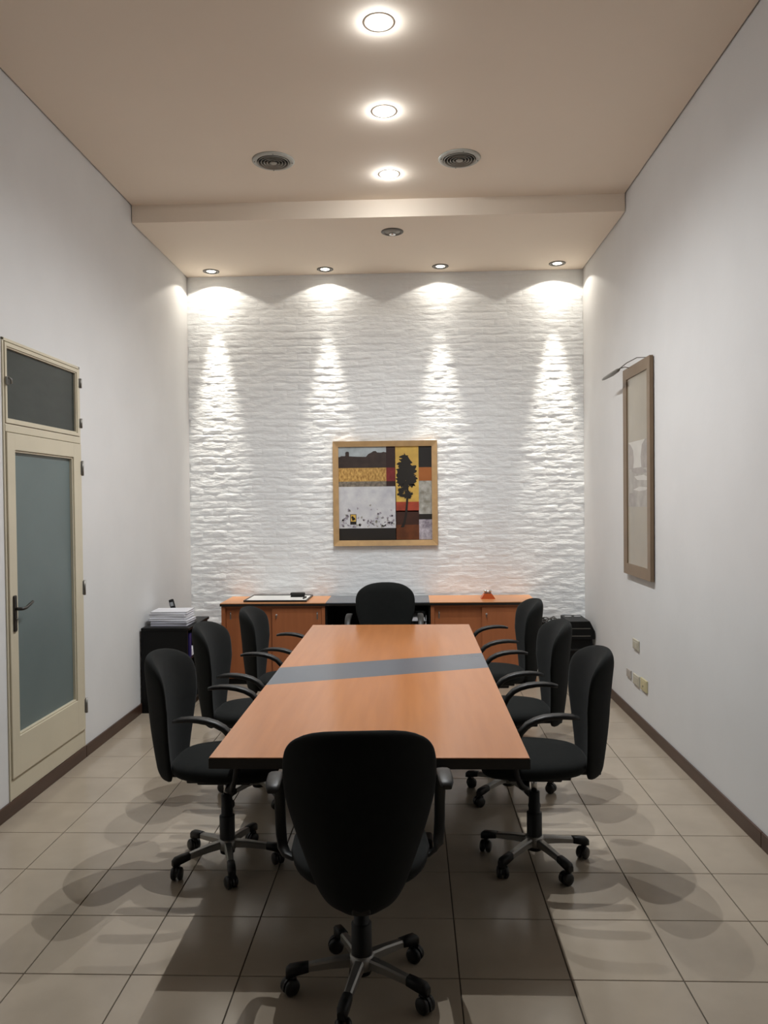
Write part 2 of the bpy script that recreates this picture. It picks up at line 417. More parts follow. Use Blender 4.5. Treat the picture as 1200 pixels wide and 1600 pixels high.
def make_seat():
    # rounded waterfall cushion
    b = B(); n = 40; rows = []
    levels = [(.0, .455, 0), (.55, .456, 0), (.80, .460, 0), (.93, .468, 0), (.99, .482, .0), (1.0, .497, .0), (.985, .513, .0), (.93, .525, .3), (.80, .533, .7), (.5, .537, 1), (.0, .538, 1)]
    for s_, z_, dm in levels:
        for k in range(n):
            a = 2*PI*k/n
            ca, sa = math.cos(a), math.sin(a)
            ex = .62
            x = .245*math.copysign(abs(ca)**ex, ca)*s_; y = .25*math.copysign(abs(sa)**ex, sa)*s_
            if y < 0: x *= 1-.18*(abs(y)/.25)
            yy = y+.006
            zf = z_-(.022*max(0, (y-.08)/.155)**2)
            rows.append((x, yy, zf))
    L = len(levels)
    b.add(rows, [(i*n+k, i*n+(k+1) % n, (i+1)*n+(k+1) % n, (i+1)*n+k) for i in range(L-1) for k in range(n)], 0, True)
    return b
def sweep_arm(sx):
    path = [(.291, -.160, .768), (.292, -.13, .774), (.293, -.09, .777), (.294, -.05, .775), (.295, -.01, .769), (.296, .03, .757), (.296, .065, .738), (.296, .093, .707),
            (.295, .112, .665), (.294, .120, .61), (.293, .118, .56), (.290, .110, .510), (.284, .095, .472), (.270, .080, .451), (.245, .07, .443), (.15, .06, .441)]
    wd_ = [.016, .024, .026, .026, .026, .025, .024, .023, .021, .020, .020, .020, .020, .020, .020, .020]
    th_ = [.007, .010, .011, .012, .013, .013, .013, .013, .012, .012, .012, .012, .011, .010, .009, .009]
    P = [Vector((sx*p[0], p[1], p[2])) for p in path]; v = []; n = 12
    for i, p in enumerate(P):
        t = (P[min(i+1, len(P)-1)]-P[max(0, i-1)]).normalized()
        side = Vector((1, 0, 0)) if i < 12 else Vector((0, 1, 0)).lerp(Vector((1, 0, 0)), max(0, (14-i)/3))
        side = (side-t*side.dot(t)).normalized(); up = side.cross(t)
        for k in range(n):
            a = 2*PI*k/n; ca, sa = math.cos(a), math.sin(a)
            q = p+side*wd_[i]*math.copysign(abs(ca)**.5, ca)+up*th_[i]*math.copysign(abs(sa)**.6, sa)
            v.append(q[:])
    b = B(); b.add(v, [(i*n+k, i*n+(k+1) % n, (i+1)*n+(k+1) % n, (i+1)*n+k) for i in range(len(P)-1) for k in range(n)], 0, True)
    b.add(v[:n], [list(range(n))]); b.add(v[-n:], [list(range(n))])
    return b
def make_leg():
    # along +X from the hub, tapering, sloping down
    b = B(); secs = [(.025, .019, .088, .122), (.10, .017, .086, .116), (.17, .015, .080, .106), (.215, .014, .076, .098)]
    v = []
    for (x, hw, za, zb) in secs:
        v += [(x, -hw, za), (x, hw, za), (x, hw, zb-.006), (x, hw-.006, zb), (x, -hw+.006, zb), (x, -hw, zb-.006)]
    n = 6
    b.add(v, [(i*n+k, i*n+(k+1) % n, (i+1)*n+(k+1) % n, (i+1)*n+k) for i in range(len(secs)-1) for k in range(n)])
    b.add(v[:n], [list(range(n))]); b.add(v[-n:], [list(range(n))])
    return b
def make_cap():
    b = B(); secs = [(.188, .0175, .078, .105), (.225, .018, .070, .102), (.255, .017, .064, .098), (.268, .012, .062, .088)]
    v = []
    for (x, hw, za, zb) in secs:
        v += [(x, -hw, za), (x, hw, za), (x, hw, zb-.006), (x, hw-.006, zb), (x, -hw+.006, zb), (x, -hw, zb-.006)]
    n = 6
    b.add(v, [(i*n+k, i*n+(k+1) % n, (i+1)*n+(k+1) % n, (i+1)*n+k) for i in range(len(secs)-1) for k in range(n)], 0, True)
    b.add(v[:n], [list(range(n))]); b.add(v[-n:], [list(range(n))])
    return b
def make_caster():
    # origin at the swivel stem on the floor; twin wheels with a hood
    b = B()
    b.lathe([(.0075, .045), (.0075, .075)], 10)
    for s_ in (-1, 1):
        prof = [(.004, s_*.005), (.024, s_*.005), (.0285, s_*.009), (.0285, s_*.020), (.022, s_*.026), (.004, s_*.0265)]
        b.lathe(prof, 20, (-.010, 0, .0285), 'y')
    hood = []
    for k in range(9):
        a = math.radians(-10+k*25); hood.append((-.010+.031*math.cos(a), .0285+.031*math.sin(a)))
    hood += [(-.010+.022*math.cos(math.radians(190-k*25)), .0285+.022*math.sin(math.radians(190-k*25))) for k in range(9)]
    b.prism(hood, 'y', -.0045, .0045)
    b.rbox(-.012, .012, -.012, .012, .044, .060, .004)
    return b
def make_chair():
    c = thing('office_chair', 'x', 'chair', group='black office chairs around the table')
    bk = make_back().build('backrest', M['fabric'], c)
    make_seat().build('seat', M['fabric'], c)
    B().rbox(-.150, .150, -.150, .150, .440, .462, .007).build('seat_pan', M['plastic'], c)
    mech = B().rbox(-.085, .085, -.12, .13, .408, .447, .008)
    mech.rbox(-.03, .03, -.29, -.10, .425, .446, .005).rbox(-.03, .03, -.31, -.28, .425, .56, .006)
    mech.tube([(.08, .03, .425), (.16, .05, .425), (.23, .06, .43)], .006, 8)
    mech.build('tilt_mechanism', M['plastic'], c)
    for s_ in (-1, 1): sweep_arm(s_).build('armrest', M['plastic'], c)
    col = B().lathe([(.0, .06), (.034, .06), (.036, .075), (.036, .235), (.031, .238), (.027, .240), (.0265, .335), (.022, .338), (.0, .338)], 24).build('gas_column', M['plastic'], c)
    B().lathe([(.0, .337), (.014, .337), (.014, .409), (.0, .409)], 16).build('column_rod', M['rod'], col)
    B().lathe([(.0, .078), (.040, .078), (.046, .086), (.046, .116), (.040, .126), (.037, .128), (.0, .128)], 28).build('base_hub', M['alu'], c)
    lm, cm, wm = make_leg().mesh('base_leg', M['alu']), make_cap().mesh('end_cap', M['plastic']), make_caster().mesh('caster', M['caster'])
    for k in range(5):
        l = link('base_leg', lm, c, rz=k*2*PI/5)
        link('end_cap', cm, l)
        link('caster', wm, l, (.245, 0, 0), random.uniform(0, 6.28))
    return c
chair0 = make_chair()
CH = [ # x, y, facing angle (local +Y direction rotation), base offset deg in world, label
 (1.652, -.062, 4, 43, 'black fabric office chair nearest the camera, back towards us at the near table end'),
 (.950, .862, -90, 0, 'black office chair on the door side of the table, nearest the camera'),
 (.930, 1.710, -90, 20, 'middle one of three black office chairs on the door side of the table'),
 (.985, 2.680, -90, 50, 'black office chair on the door side, farthest along, in front of the wooden cabinet'),
 (2.413, .912, 90-1.5, 10, 'black office chair on the socket side of the table, nearest the camera'),
 (2.392, 1.742, 90, 8, 'middle one of three black office chairs on the socket side of the table'),
 (2.388, 2.696, 90, 30, 'black office chair on the socket side, farthest along, next to the cabinet'),
 (1.612, 3.515, 180, 20, 'black office chair at the far table end below the painting, facing the camera')]
for i, (x, y, a, boff, lab) in enumerate(CH):
    c = chair0 if i == 0 else copy_tree(chair0)
    c.location = (x, y, 0); c.rotation_euler = (0, 0, math.radians(a)); c['label'] = lab
    k = 0
    if i == 3:                            # this one is set lower
        for ch in c.children:
            if ch.name.split('.')[0] in ('backrest', 'seat', 'seat_pan', 'tilt_mechanism', 'armrest'): ch.location.z = -.045
    for ch in c.children:
        if ch.name.startswith('base_leg'):
            ch.rotation_euler.z = math.radians(boff-a+72*k); k += 1
            for cc in ch.children:
                if cc.name.startswith('caster'): cc.rotation_euler.z = random.uniform(0, 6.28)

# ------------------------------------------------------------------ credenza: three units and one worktop
CY0, CY1, CZ = 4.425, 4.900, .77
def cabinet(x0, x1, label, closed_right=True):
    t = thing('sideboard_cabinet', label, 'cabinet', ((x0+x1)/2, (CY0+CY1)/2, 0), group='sliding-door cabinets of the sideboard')
    cx_, cy_ = (x0+x1)/2, (CY0+CY1)/2
    hx, hy = (x1-x0)/2, (CY1-CY0)/2
    B().box(-hx, -hx+.034, -hy, hy, .02, CZ-.028).box(hx-.030, hx, -hy, hy, .02, CZ-.028).box(-hx+.034, hx-.03, hy-.012, hy, .02, CZ-.028)\
       .box(-hx+.034, hx-.03, -hy+.005, hy-.012, .06, .08).box(-hx+.034, hx-.03, -hy+.005, hy-.012, CZ-.046, CZ-.028).build('carcass', M['woodd'], t)
    B().box(-hx+.02, hx-.02, -hy+.03, hy-.02, 0, .06).build('plinth', M['blk'], t)
    zt, zb_ = CZ-.05, .085
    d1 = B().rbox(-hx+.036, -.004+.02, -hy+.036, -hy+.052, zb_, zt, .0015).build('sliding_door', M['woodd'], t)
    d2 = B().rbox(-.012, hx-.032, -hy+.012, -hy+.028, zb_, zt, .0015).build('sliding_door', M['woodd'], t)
    def pull(dd, px, yf):
        B().lathe([(.0, 0), (.007, 0), (.007, .004), (.0, .004)], 10, (0, 0, 0), 'y').build('pull_pin', M['chrome'], dd, (px, yf-.004, .665))
        B().rbox(px-.006, px+.006, yf-.0025, yf, .612, .682, .001).build('recessed_pull', M['steel'], dd)
    pull(d1, -hx+.078, -hy+.036); pull(d2, hx-.074, -hy+.012)
    lk = B().lathe([(.0, -.002), (.010, -.002), (.010, .006), (.0, .006)], 14, (.030, -hy+.010, .655), 'y').build('lock', M['chrome'], d2)
    B().rbox(.026, .034, -hy-.006, -hy+.006, .625, .655, .002).build('key', M['gunmetal'], lk)
    return t
cabinet(.045, 1.022, 'orange-brown sideboard cabinet with two sliding doors, at the black cabinet end')
cabinet(2.010, 2.985, 'orange-brown sideboard cabinet with two sliding doors, beside the cable tangle')
t = thing('open_shelf_unit', 'open black shelf unit between the two sideboard cabinets', 'shelf', (1.516, (CY0+CY1)/2, 0))
hy = (CY1-CY0)/2
B().box(-.493, -.475, -hy+.01, hy, .02, CZ-.028).box(.475, .493, -hy+.01, hy, .02, CZ-.028).box(-.475, .475, hy-.012, hy, .02, CZ-.028).build('carcass', M['blk'], t)
B().box(-.475, .475, -hy+.03, hy-.02, .0, .06).build('plinth', M['blk'], t)
for zz in (.06, .40): B().box(-.475, .475, -hy+.02, hy-.012, zz, zz+.018).build('shelf', M['blk'], t)
t = thing('long_worktop', 'long sideboard worktop, orange wood with a grey middle section', 'worktop', (1.515, 4.66, CZ-.028))
bx_ = 1.515; 
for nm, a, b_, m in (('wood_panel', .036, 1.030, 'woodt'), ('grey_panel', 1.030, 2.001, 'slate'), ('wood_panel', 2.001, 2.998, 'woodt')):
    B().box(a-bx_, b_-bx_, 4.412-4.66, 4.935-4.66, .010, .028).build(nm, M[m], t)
B().box(.034-bx_, 3.0-bx_, 4.408-4.66, 4.935-4.66, .0, .0098).box(.034-bx_, 3.0-bx_, 4.408-4.66, 4.4118-4.66, .0098, .022).build('edge_band', M['edge'], t)
# trays in the open unit
t = thing('paper_tray', 'grey stacked paper trays on the open shelf beside the far chair', 'tray', (1.83, 4.62, .4185))
for zz in (.0, .085, .17):
    B().box(-.14, .14, -.16, .16, zz, zz+.006).box(-.14, -.134, -.16, .16, zz+.006, zz+.05).box(.134, .14, -.16, .16, zz+.006, zz+.05).box(-.134, .134, .154, .16, zz+.006, zz+.05).build('tray', M['greyplastic'], t)
    B().box(-.125, .125, -.15, .14, zz+.0062, zz+.030).build('paper_pile', M['paper'], t)
for sx in (-.12, .12):
    for sy in (-.14, .14): B().lathe([(.006, .0), (.006, .17)], 8, (sx*1.13, sy, 0)).build('post', M['greyplastic'], t)

# things on the sideboard
t = thing('whiteboard', 'white board with thin black frame lying flat on the sideboard', 'whiteboard', (.545, 4.70, CZ), math.radians(-1))
B().box(-.29, .29, -.20, .20, .003, .012).build('board', M['board'], t)
B().rbox(-.302, -.288, -.214, .214, 0, .018, .003).rbox(.288, .302, -.214, .214, 0, .018, .003).rbox(-.29, .29, -.214, -.199, 0, .018, .003).rbox(-.29, .29, .199, .214, 0, .018, .003).build('frame', M['edge'], t)
t = thing('board_eraser', 'black rounded eraser lying on the white board', 'eraser', (.716, 4.78, CZ+.012))
B().rbox(-.072, .072, -.025, .025, .010, .045, .012, 3).build('grip', M['plastic'], t); B().rbox(-.068, .068, -.023, .023, 0, .012, .003).build('felt', M['fabric'], t)
t = thing('marker_pen', 'small black marker at the edge of the white board', 'marker', (.80, 4.66, CZ+.020), math.radians(82))
B().lathe([(.0, -.05), (.0065, -.05), (.0075, -.045), (.0075, .02), (.0, .02)], 10, (0, 0, 0), 'x').build('barrel', M['plastic'], t); B().lathe([(.0, .02), (.008, .02), (.008, .05), (.006, .052), (.0, .052)], 10, (0, 0, 0), 'x').build('cap', M['iron'], t)
t = thing('desk_ornament', 'orange wedge-shaped desk holder with chrome balls on top', 'desk holder', (2.562, 4.66, CZ))
B().prism([(-.068, 0), (.068, 0), (.062, .012), (.036, .050), (-.036, .050), (-.062, .012)], 'y', -.045, .045).build('block', M['orange'], t)
for (px, pz) in ((-.024, .072), (.024, .072), (0, .064)):
    B().sphere((px, -.005, pz), .0155, 16).build('ball', M['chrome'], t)
B().rbox(-.034, .034, -.02, .02, .0502, .055, .001).build('tray', M['edge'], t)

# ------------------------------------------------------------------ black cabinet by the left wall and what stands on it
BX0, BX1, BY0, BY1, BZ = XL+.016, .005, 3.46, 4.08, .70
t = thing('low_black_cabinet', 'low black open-sided cabinet against the door wall under the paper stack', 'cabinet', ((BX0+BX1)/2, (BY0+BY1)/2, 0))
hx, hy = (BX1-BX0)/2, (BY1-BY0)/2
B().rbox(-hx, hx+.014, -hy-.006, hy+.012, BZ-.024, BZ, .005).build('top_board', M['blk'], t)
B().box(-hx, hx, -hy, -hy+.018, .0, BZ-.024).box(-hx, hx, hy-.018, hy, .0, BZ-.024).box(-hx, -hx+.010, -hy+.018, hy-.018, .0, BZ-.024).build('carcass', M['blk'], t)
for zz in (.06, .42): B().box(-hx+.01, hx-.01, -hy+.018, hy-.018, zz, zz+.018).build('shelf', M['blk'], t)
t = thing('blue_binder', 'dark blue binder inside the low black cabinet', 'binder', (-.10, 3.56, .438))
B().box(-.10, .10, -.03, -.026, 0, .20).box(-.10, .10, .026, .03, 0, .20).box(.096, .10, -.026, .026, 0, .20).build('cover', M['navy'], t)
B().box(-.095, .09, -.022, .022, .004, .19).build('sheets', M['paper'], t)
tag(B().rbox(-.28, -.01, 3.61, 3.76, .4385, .50, .003).build('paper_ream', M['paper']), 'white paper pile lying inside the low black cabinet', 'paper')
zz = BZ
pn = ['lowest folder of the paper stack on the black cabinet', 'second folder from the bottom of the paper stack', 'third folder from the bottom of the paper stack',
      'third folder from the top of the paper stack', 'second folder from the top of the paper stack', 'topmost white folder of the paper stack on the black cabinet']
for i in range(6):
    h = .018 if i else .024
    jx, jy, jr = random.uniform(-.010, .010), random.uniform(-.010, .010), random.uniform(-3, 3)
    if i < 2: jx += .02
    t = thing('paper_folder', pn[i], 'folder', (-.195+jx, 3.685+jy, zz), math.radians(jr), 'folders stacked on the black cabinet')
    B().box(-.150, .150, -.120, .120, .0015, h-.002).build('sheets', M['paper2'] if i < 2 else M['paper'], t)
    B().box(-.153, .153, -.123, .123, 0, .0014).box(-.153, .153, -.123, .123, h-.0019, h).build('cover', M['paper2'] if i < 1 else M['paper'], t)
    zz += h+.0003
t = thing('cordless_phone', 'black cordless phone standing in its cradle behind the paper stack', 'phone', (-.245, 3.93, BZ))
B().rbox(-.045, .045, -.045, .045, 0, .035, .010, 3).build('cradle', M['plastic'], t)
hs = B().rbox(-.022, .022, -.012, .012, 0, .150, .009, 3).build('handset', M['plastic'], t, (.006, 0, .028)); hs.rotation_euler = (math.radians(-6), math.radians(-16), 0)
B().rbox(-.014, .014, -.0135, -.0118, .09, .125, .001).build('display', M['greyplastic'], hs)

# ------------------------------------------------------------------ shredder-like black machine and cables in the right corner
t = thing('paper_shredder', 'black slotted office machine standing in the far right corner', 'shredder', (3.41, 4.70, 0))
B().rbox(-.105, .115, -.17, .20, 0, .40, .006).build('bin', M['blk'], t)
hd = B().prism([(-.110, .402), (.132, .402), (.132, .475), (.085, .57), (-.110, .57)], 'y', -.20, .21).build('head', M['blk'], t)
for px in (-.055, .035): B().rbox(px-.032, px+.032, .10, .13, .5702, .574, .001).build('slot_trim', M['greyplastic'], hd)
for zz in (.43, .50): B().box(-.105, .090, -.204, -.2002, zz, zz+.008).build('ridge', M['gunmetal'], hd)
B().rbox(-.05, .05, -.176, -.1702, .18, .24, .002).build('window', M['gunmetal'], t)
B().rbox(-.09, .09, -.185, -.1702, .29, .31, .004).build('grip', M['plastic'], t)
rc = random.Random(3)
for i, lab in enumerate(('thick black cable looped on the corner machine beside the sideboard', 'thin black cable arching highest over the cable tangle', 'black cable hanging lowest from the cable tangle')):
    pts = []; n = 46
    for k in range(n):
        a = k/n*2*PI*(2.4+.5*i)+i
        pts.append((3.185+.085*math.cos(a)*(1+.25*math.sin(2.3*a+i))-.02*i, 4.60+.07*math.sin(a*.9+i)+.06*i, .505+.05*math.sin(a*1.3+i*1.7)+.015*i))
    pts = [(3.14+.05*i, 4.72, .006), (3.15+.04*i, 4.70, .20), (3.16+.03*i, 4.66, .40)]+pts
    # smooth
    P = [Vector(p) for p in pts]
    for _ in range(2): P = [P[0]]+[(P[j-1]+P[j]*2+P[j+1])/4 for j in range(1, len(P)-1)]+[P[-1]]
    tag(B().tube([p[:] for p in P], .005+.001*(i == 0), 8).build('cable', M['iron']), lab, 'cable', 'black cables in the corner')

# ------------------------------------------------------------------ painting on the brick wall
PX0, PX1, PZ0, PZ1 = 1.061, 2.100, 1.268, 2.312
t = thing('framed_painting', 'square framed collage painting with a dark tree on the brick wall', 'painting', ((PX0+PX1)/2, YB-.012, PZ0))
W_, H_ = PX1-PX0, PZ1-PZ0
fw = .055
def P(px, py): return (-W_/2+(px-203)/815*W_, H_-(py-148)/814*H_)     # collage layout in painting units
def frame_bar(a, b, c, d_, name='frame_bar'):
    # mitred bar with raised outer lip
    y0_, y1_, yi = .0, -.036, -.028
    v = [(a[0], y0_, a[1]), (b[0], y0_, b[1]), (c[0], y0_, c[1]), (d_[0], y0_, d_[1]), (a[0], y1_, a[1]), (b[0], y1_, b[1]), (c[0], yi, c[1]), (d_[0], yi, d_[1])]
    B().add(v, [(0,3,2,1),(4,5,6,7),(0,1,5,4),(1,2,6,5),(2,3,7,6),(3,0,4,7)]).build(name, M['oak'], t)
o4 = [(-W_/2, 0), (W_/2, 0), (W_/2, H_), (-W_/2, H_)]; i4 = [(-W_/2+fw, fw), (W_/2-fw, fw), (W_/2-fw, H_-fw), (-W_/2+fw, H_-fw)]
for k in range(4): frame_bar(o4[k], o4[(k+1) % 4], i4[(k+1) % 4], i4[k])
B().box(-W_/2+fw-.01, W_/2-fw+.01, -.012, -.002, fw-.01, H_-fw+.01).build('backing', M['edge'], t)
pm = [mat('print_sky', srgb(178,188,192), .5, var=.15, vscale=12), mat('print_hill', srgb(62,50,45), .5, var=.2, vscale=14),
      mat('print_maroon', srgb(50,30,28), .5), mat('print_gold', srgb(150,105,45), .5, col2=srgb(225,185,110), vscale=38, stretch=(1.5,1,.8)),
      mat('print_strip', srgb(95,88,80), .5, col2=srgb(150,140,125), vscale=40), mat('print_red', srgb(125,42,42), .5, var=.15, vscale=30),
      mat('print_white', srgb(222,224,226), .5, col2=srgb(196,197,205), vscale=13, detail=7), mat('print_black', srgb(34,31,28), .5),
      mat('print_yellow', srgb(226,190,95), .5, col2=srgb(200,160,80), vscale=10), mat('print_rust', srgb(165,70,48), .5, var=.3, vscale=12),
      mat('print_umber', srgb(62,36,26), .5, var=.25, vscale=10), mat('print_brown', srgb(100,55,28), .5, var=.25, vscale=12),
      mat('print_orange', srgb(160,95,45), .5, var=.1, vscale=10), mat('print_lichen', srgb(190,190,185), .5, col2=srgb(135,132,120), vscale=22, detail=8),
      mat('print_mauve', srgb(200,195,205), .5, col2=srgb(120,112,125), vscale=26, detail=8), mat('print_tree', srgb(30,26,20), .6)]
pb = B()
def patch(x0, y0_, x1, y1_, mi, lay=0):
    (a, b_), (c_, d_) = P(x0, y1_), P(x1, y0_); yy = -.0125-lay*.0004
    pb.add([(a, yy, b_), (c_, yy, b_), (c_, yy, d_), (a, yy, d_)], [(0, 1, 2, 3)], mi)
def poly(pts, mi, lay=1):
    yy = -.0125-lay*.0004
    pb.add([(P(*p)[0], yy, P(*p)[1]) for p in pts], [list(range(len(pts)))], mi)
patch(240,185,620,285,0); patch(240,268,620,355,1)
poly([(240,275),(270,262),(300,262),(300,236),(308,228),(325,228),(330,236),(330,264),(400,268),(460,272),(480,248),(505,236),(520,226),(538,224),(550,236),(580,238),(600,232),(620,236),(620,290),(240,290)], 1)
patch(620,185,692,355,2); patch(240,355,620,460,3); patch(240,460,620,501,4); patch(620,355,692,460,5); patch(620,460,692,501,2)
patch(240,501,695,825,6); patch(240,825,695,915,7)
patch(690,185,873,622,8); patch(690,622,873,700,9); patch(690,690,873,800,10); patch(690,800,873,915,11)
patch(873,185,978,355,7); patch(873,355,978,460,12); patch(873,460,978,718,13); patch(873,718,978,760,7); patch(873,760,978,915,14)
patch(333,715,382,796,7,1); patch(338,719,378,772,8,2)
rt = random.Random(11)
def blob(cx_, cy_, r, mi, lay, n=26, j=.5):
    poly([(cx_+r*(1+rt.uniform(-j, j*.6))*math.cos(2*PI*k/n), cy_+r*(1+rt.uniform(-j, j*.6))*math.sin(2*PI*k/n)) for k in range(n)], mi, lay)
blob(357, 748, 17, 15, 3, 12)
L_ = 2
for (a, b_, r) in ((768,285,40),(772,330,58),(745,385,50),(808,380,52),(770,410,64),(728,435,36),(826,438,36),(742,470,40),(812,468,40),(775,480,34),(738,530,26),(765,515,24),(735,562,26),(790,560,26),(800,585,18),(765,575,20),(815,560,14)):
    blob(min(a, 835), b_, min(r, 868-a if a > 780 else a-694), 15, L_); L_ += .12
poly([(777,480),(793,480),(792,560),(788,640),(780,720),(766,790),(754,820),(728,820),(750,780),(763,715),(771,640),(776,560)], 15, 5)
for k in range(90):                                      # mottled dabs in the pale field and pale strips
    x_, y_ = rt.uniform(262, 682), 815-abs(rt.gauss(0, 60)); 
    if y_ > 520 and not (325 < x_ < 390 and 705 < y_ < 800): blob(x_, y_, rt.uniform(4, 13), rt.choice((13, 14, 14)), 1, 9, .6)
pb.build('print', pm, t)

# ------------------------------------------------------------------ tall framed print on the right wall with its picture lamp
FY0, FY1, FZ0, FZ1 = 2.735, 3.422, 1.130, 2.724
t = thing('tall_framed_print', 'tall brown-framed sepia print hanging on the right wall', 'framed print', (XR-.004, (FY0+FY1)/2, FZ0))
hw, H2 = (FY1-FY0)/2, FZ1-FZ0
bw = .082
def fbar(a, b, c, d_):
    y0_, y1_, yi = -.004, -.030, -.026
    v = [(y0_, a[0], a[1]), (y0_, b[0], b[1]), (y0_, c[0], c[1]), (y0_, d_[0], d_[1]), (y1_, a[0], a[1]), (y1_, b[0], b[1]), (yi, c[0], c[1]), (yi, d_[0], d_[1])]
    B().add(v, [(0,3,2,1),(4,5,6,7),(0,1,5,4),(1,2,6,5),(2,3,7,6),(3,0,4,7)]).build('frame_bar', M['oakd'], t)
o4 = [(-hw, 0), (hw, 0), (hw, H2), (-hw, H2)]; i4 = [(-hw+bw, bw), (hw-bw, bw), (hw-bw, H2-bw), (-hw+bw, H2-bw)]
for k in range(4): fbar(o4[k], o4[(k+1) % 4], i4[(k+1) % 4], i4[k])
pm2 = [mat('sepia_mount', (.30, .255, .185), .30, var=.07, vscale=4, coat=.5, coatr=.12), mat('sepia_pale', (.50, .47, .42), .3, var=.08, vscale=8, coat=.5, coatr=.12),
       mat('sepia_dark', (.25, .21, .18), .3, var=.2, vscale=14, coat=.5, coatr=.12), mat('sepia_mid', (.30, .265, .225), .3, var=.25, vscale=9, coat=.5, coatr=.12)]
pb = B(); a0, a1 = -hw+bw-.006, hw-bw+.006
def q2(u0, u1, v0, v1, mi, lay):
    ya, yb2 = a1-(a1-a0)*u0, a1-(a1-a0)*u1; za, zb2 = H2-bw-(H2-2*bw)*v1, H2-bw-(H2-2*bw)*v0; xx = -.018-lay*.0004
    pb.add([(xx, ya, za), (xx, yb2, za), (xx, yb2, zb2), (xx, ya, zb2)], [(0, 1, 2, 3)], mi)
def pl2(pts, mi, lay):
    pb.add([(-.018-lay*.0004, a1-(a1-a0)*u, H2-bw-(H2-2*bw)*v) for u, v in pts], [list(range(len(pts)))], mi)
q2(0, 1, -.01, 1.01, 0, 0)
q2(.05, 1, .345, .69, 3, 1); q2(.05, 1, .345, .485, 1, 2)  # middle area: pale upper band over a mid tone
pl2([(.05,.345),(.18,.36),(.30,.39),(.34,.44),(.30,.49),(.05,.49)], 2, 3); pl2([(.72,.37),(.86,.345),(1,.345),(1,.49),(.70,.49),(.66,.43)], 2, 3)
pl2([(.2,.49),(.5,.485),(.9,.50),(.95,.515),(.5,.52),(.25,.505)], 2, 3); pl2([(.35,.53),(.8,.525),(1,.54),(1,.555),(.5,.55)], 1, 3); pl2([(.3,.60),(.6,.585),(1,.59),(.9,.604),(.6,.608)], 1, 3)
pl2([(.05,.62),(.3,.615),(.42,.66),(.40,.69),(.05,.69)], 2, 3)
pb.build('print', pm2, t)
t = thing('picture_lamp', 'slim unlit wire picture lamp above the tall framed print', 'lamp', (XR, 3.2, 2.70))
lx, ly0, ly1, lz = 3.42-XR, 3.14-3.2, 3.66-3.2, 2.694-2.70
B().tube([(lx, ly0, lz), (lx, ly0+.05, lz+.0), (lx, ly0+.22, lz-.002), (lx, ly1-.06, lz), (lx, ly1, lz)], [.006, .014, .017, .012, .007], 10).build('lamp_head', M['gunmetal'], t)
B().tube([(-.006, -.33, -.02), (-.012, -.31, .035), (-.05, -.22, .050), (-.095, -.12, .030), (lx, ly0+.01, lz+.004)], .0035, 8).build('arm', M['gunmetal'], t)
B().tube([(-.006, .06, -.02), (-.02, .06, .02), (-.07, .03, .024), (lx, ly0+.06, lz+.01)], .0035, 8).build('arm', M['gunmetal'], t)
B().lathe([(.0, -.004), (.012, -.004), (.012, 0), (.0, 0)], 12, (-.0005, -.33, -.02), 'x').lathe([(.0, -.004), (.012, -.004), (.012, 0), (.0, 0)], 12, (-.0005, .06, -.02), 'x').build('wall_clip', M['gunmetal'], t)

# ------------------------------------------------------------------ sockets on the right wall
def socket(yc, zc, wy, hz, m, lab, kind):
    t = thing('wall_socket', lab, 'socket', (XR, yc, zc), group='wall sockets above the right skirting board')
    B().rbox(-.013, 0, -wy/2, wy/2, -hz/2, hz/2, .003).build('plate', M[m], t)
    if kind == 1: B().rbox(-.016, -.0128, -wy/2+.02, wy/2-.02, -hz/2+.008, hz/2-.016, .0015).build('cover_flap', M[m], t)
    if kind == 2:
        B().rbox(-.0155, -.0128, -wy/2+.02, wy/2-.02, -hz/2+.012, hz/2-.012, .0015).build('insert', M[m], t)
        B().lathe([(.0, -.0175), (.008, -.0175), (.008, -.015), (.0, -.015)], 12, (0, 0, -.008), 'x').build('jack', M['gunmetal'], t)
    if kind == 0: B().rbox(-.0145, -.0128, -wy/2+.012, wy/2-.012, -hz/2+.01, hz/2-.01, .001).build('insert', M[m], t)
socket(3.190, .600, .150, .078, 'socket_a', 'single ivory wall socket plate above the row of three', 1)
socket(3.385, .337, .115, .062, 'socket_b', 'small greyish socket plate, farthest of the row of three', 0)
socket(3.185, .330, .150, .080, 'socket_a', 'ivory socket plate in the middle of the row of three', 1)
socket(2.990, .338, .150, .088, 'socket_c', 'yellowed socket plate, nearest of the row of three', 2)

# ------------------------------------------------------------------ ceiling vents
def vent(x, y, lab):
    t = thing('ceiling_vent', lab, 'vent', (x, y, ZC), group='round ceiling vents')
    B().lathe([(.118, 0), (.148, 0), (.148, -.006), (.140, -.011), (.118, -.014), (.112, -.008)], 48, closed=True).build('flange', M['ventpaint'], t)
    B().lathe([(.0, -.0015), (.117, -.0015), (.117, -.003), (.0, -.003)], 40).build('duct', M['void'], t)
    for r in (.103, .082, .061, .041):
        B().lathe([(r, -.004), (r+.007, -.018), (r+.004, -.019), (r-.004, -.005)], 40, closed=True).build('louvre_ring', M['ventdark'], t)
    B().lathe([(.0, -.004), (.012, -.004), (.027, -.017), (.024, -.020), (.0, -.021)], 28).build('core', M['ventdark'], t)
    for k in range(4):
        a = k*PI/2+.15; B().lathe([(.0, -.013), (.004, -.013), (.003, -.016), (.0, -.016)], 8, (.131*math.cos(a), .131*math.sin(a), 0)).build('screw', M['gunmetal'], t)
vent(.896, 2.678, 'round louvred ceiling vent on the door side of the lamp row')
vent(2.203, 2.716, 'round louvred ceiling vent on the picture side of the lamp row')

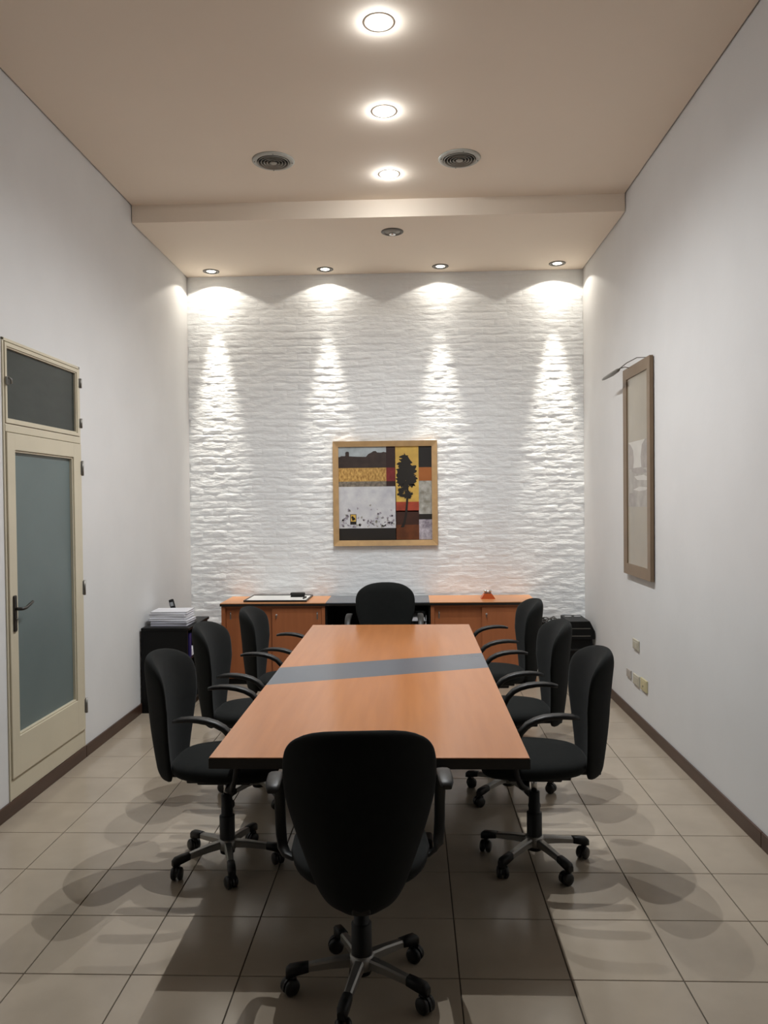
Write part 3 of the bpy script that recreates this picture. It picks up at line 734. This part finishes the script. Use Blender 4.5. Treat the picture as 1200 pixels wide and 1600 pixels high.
# ------------------------------------------------------------------ lamps
def spot(parent, size, blend, watts, z, rad=.012, col=WASH_COL, tilt=0.0):
    ld = bpy.data.lights.new('beam', 'SPOT'); ld.energy = watts; ld.color = col; ld.spot_size = math.radians(size); ld.spot_blend = blend
    ld.shadow_soft_size = rad
    lo_ = bpy.data.objects.new('beam', ld); COL.objects.link(lo_); lo_.parent = parent; lo_.location = (0, 0, z); lo_.rotation_euler = (math.radians(tilt), 0, 0)
def ceiling_lamp(x, y, lab):
    t = thing('ceiling_lamp', lab, 'ceiling lamp', (x, y, ZC), group='lit ceiling lamps in a row')
    B().lathe([(.0675, .0004), (.082, .0004), (.082, -.0003), (.0675, -.0003)], 40, closed=True).build('trim_ring', M['ceil'], t)
    B().lathe([(.0, -.0006), (.0685, -.0013), (.067, -.0028), (.0, -.006)], 40).build('reflector', M['lamp_bloom'], t)  # glowing disc added in place of the bulb's bloom
    prof = [(.024*math.cos(a), -.0065-.016*math.sin(a)) for a in [math.radians(q) for q in (0, 20, 40, 60, 80)]]+[(.0, -.0226)]
    B().lathe([(.0, -.0064)]+prof, 24).build('bulb', M['lamp'], t)
    spot(t, 160, 1.0, CENTRE_WATTS, -.025, .012, CENTRE_COL)
ceiling_lamp(1.704, 1.141, 'lit ceiling lamp nearest the camera, topmost of the row of three')
ceiling_lamp(1.698, 2.031, 'lit ceiling lamp in the middle of the row of three')
ceiling_lamp(1.702, 2.953, 'lit ceiling lamp between the two round vents')
# unlit one in the soffit
t = thing('unlit_downlight', 'dark unlit recessed downlight alone near the soffit edge', 'downlight', (1.703, 3.772, ZS))
B().lathe([(.072, 0), (.094, 0), (.094, -.004), (.084, -.009), (.072, -.006)], 40, closed=True).build('trim_ring', M['gunmetal'], t)
B().lathe([(.0, -.001), (.073, -.001), (.073, -.003), (.0, -.003)], 32).build('reflector', M['ventdark'], t)
B().lathe([(.0, -.003), (.030, -.003), (.026, -.016), (.0, -.022)], 20, (0, .035, 0)).build('bulb', M['chrome'], t)
# wall washers
wl_lab = ['small lit recessed spotlight at the left corner of the soffit', 'second lit spotlight from the left in the soffit',
          'third lit spotlight from the left in the soffit', 'small lit recessed spotlight at the right corner of the soffit']
for (x, y, spill, mid, beam, low), lab in zip(WASH, wl_lab):
    t = thing('spotlight', lab, 'spotlight', (x, y, ZS), group='lit spotlights in the soffit')
    B().lathe([(.056, 0), (.080, 0), (.080, -.004), (.072, -.008), (.056, -.006)], 36, closed=True).build('trim_ring', M['gunmetal'], t)
    B().lathe([(.044, -.0005), (.0575, -.0005), (.0575, -.003), (.044, -.003)], 36, closed=True).build('gasket', M['iron'], t)
    B().lathe([(.0, -.0008), (.0438, -.0008), (.040, -.003), (.0, -.004)], 28).build('lamp_face', M['lamp_small'], t)
    B().lathe([(.0, -.004), (.007, -.004), (.006, -.006), (.0, -.006)], 10).build('lamp_pin', M['iron'], t)
    spot(t, 133, .12, spill, -.010)
    spot(t, 56, 1.0, mid, -.010, tilt=11)
    spot(t, 24, 1.0, beam, -.010, tilt=8.5)
    spot(t, 25, 1.0, low, -.010, tilt=4)
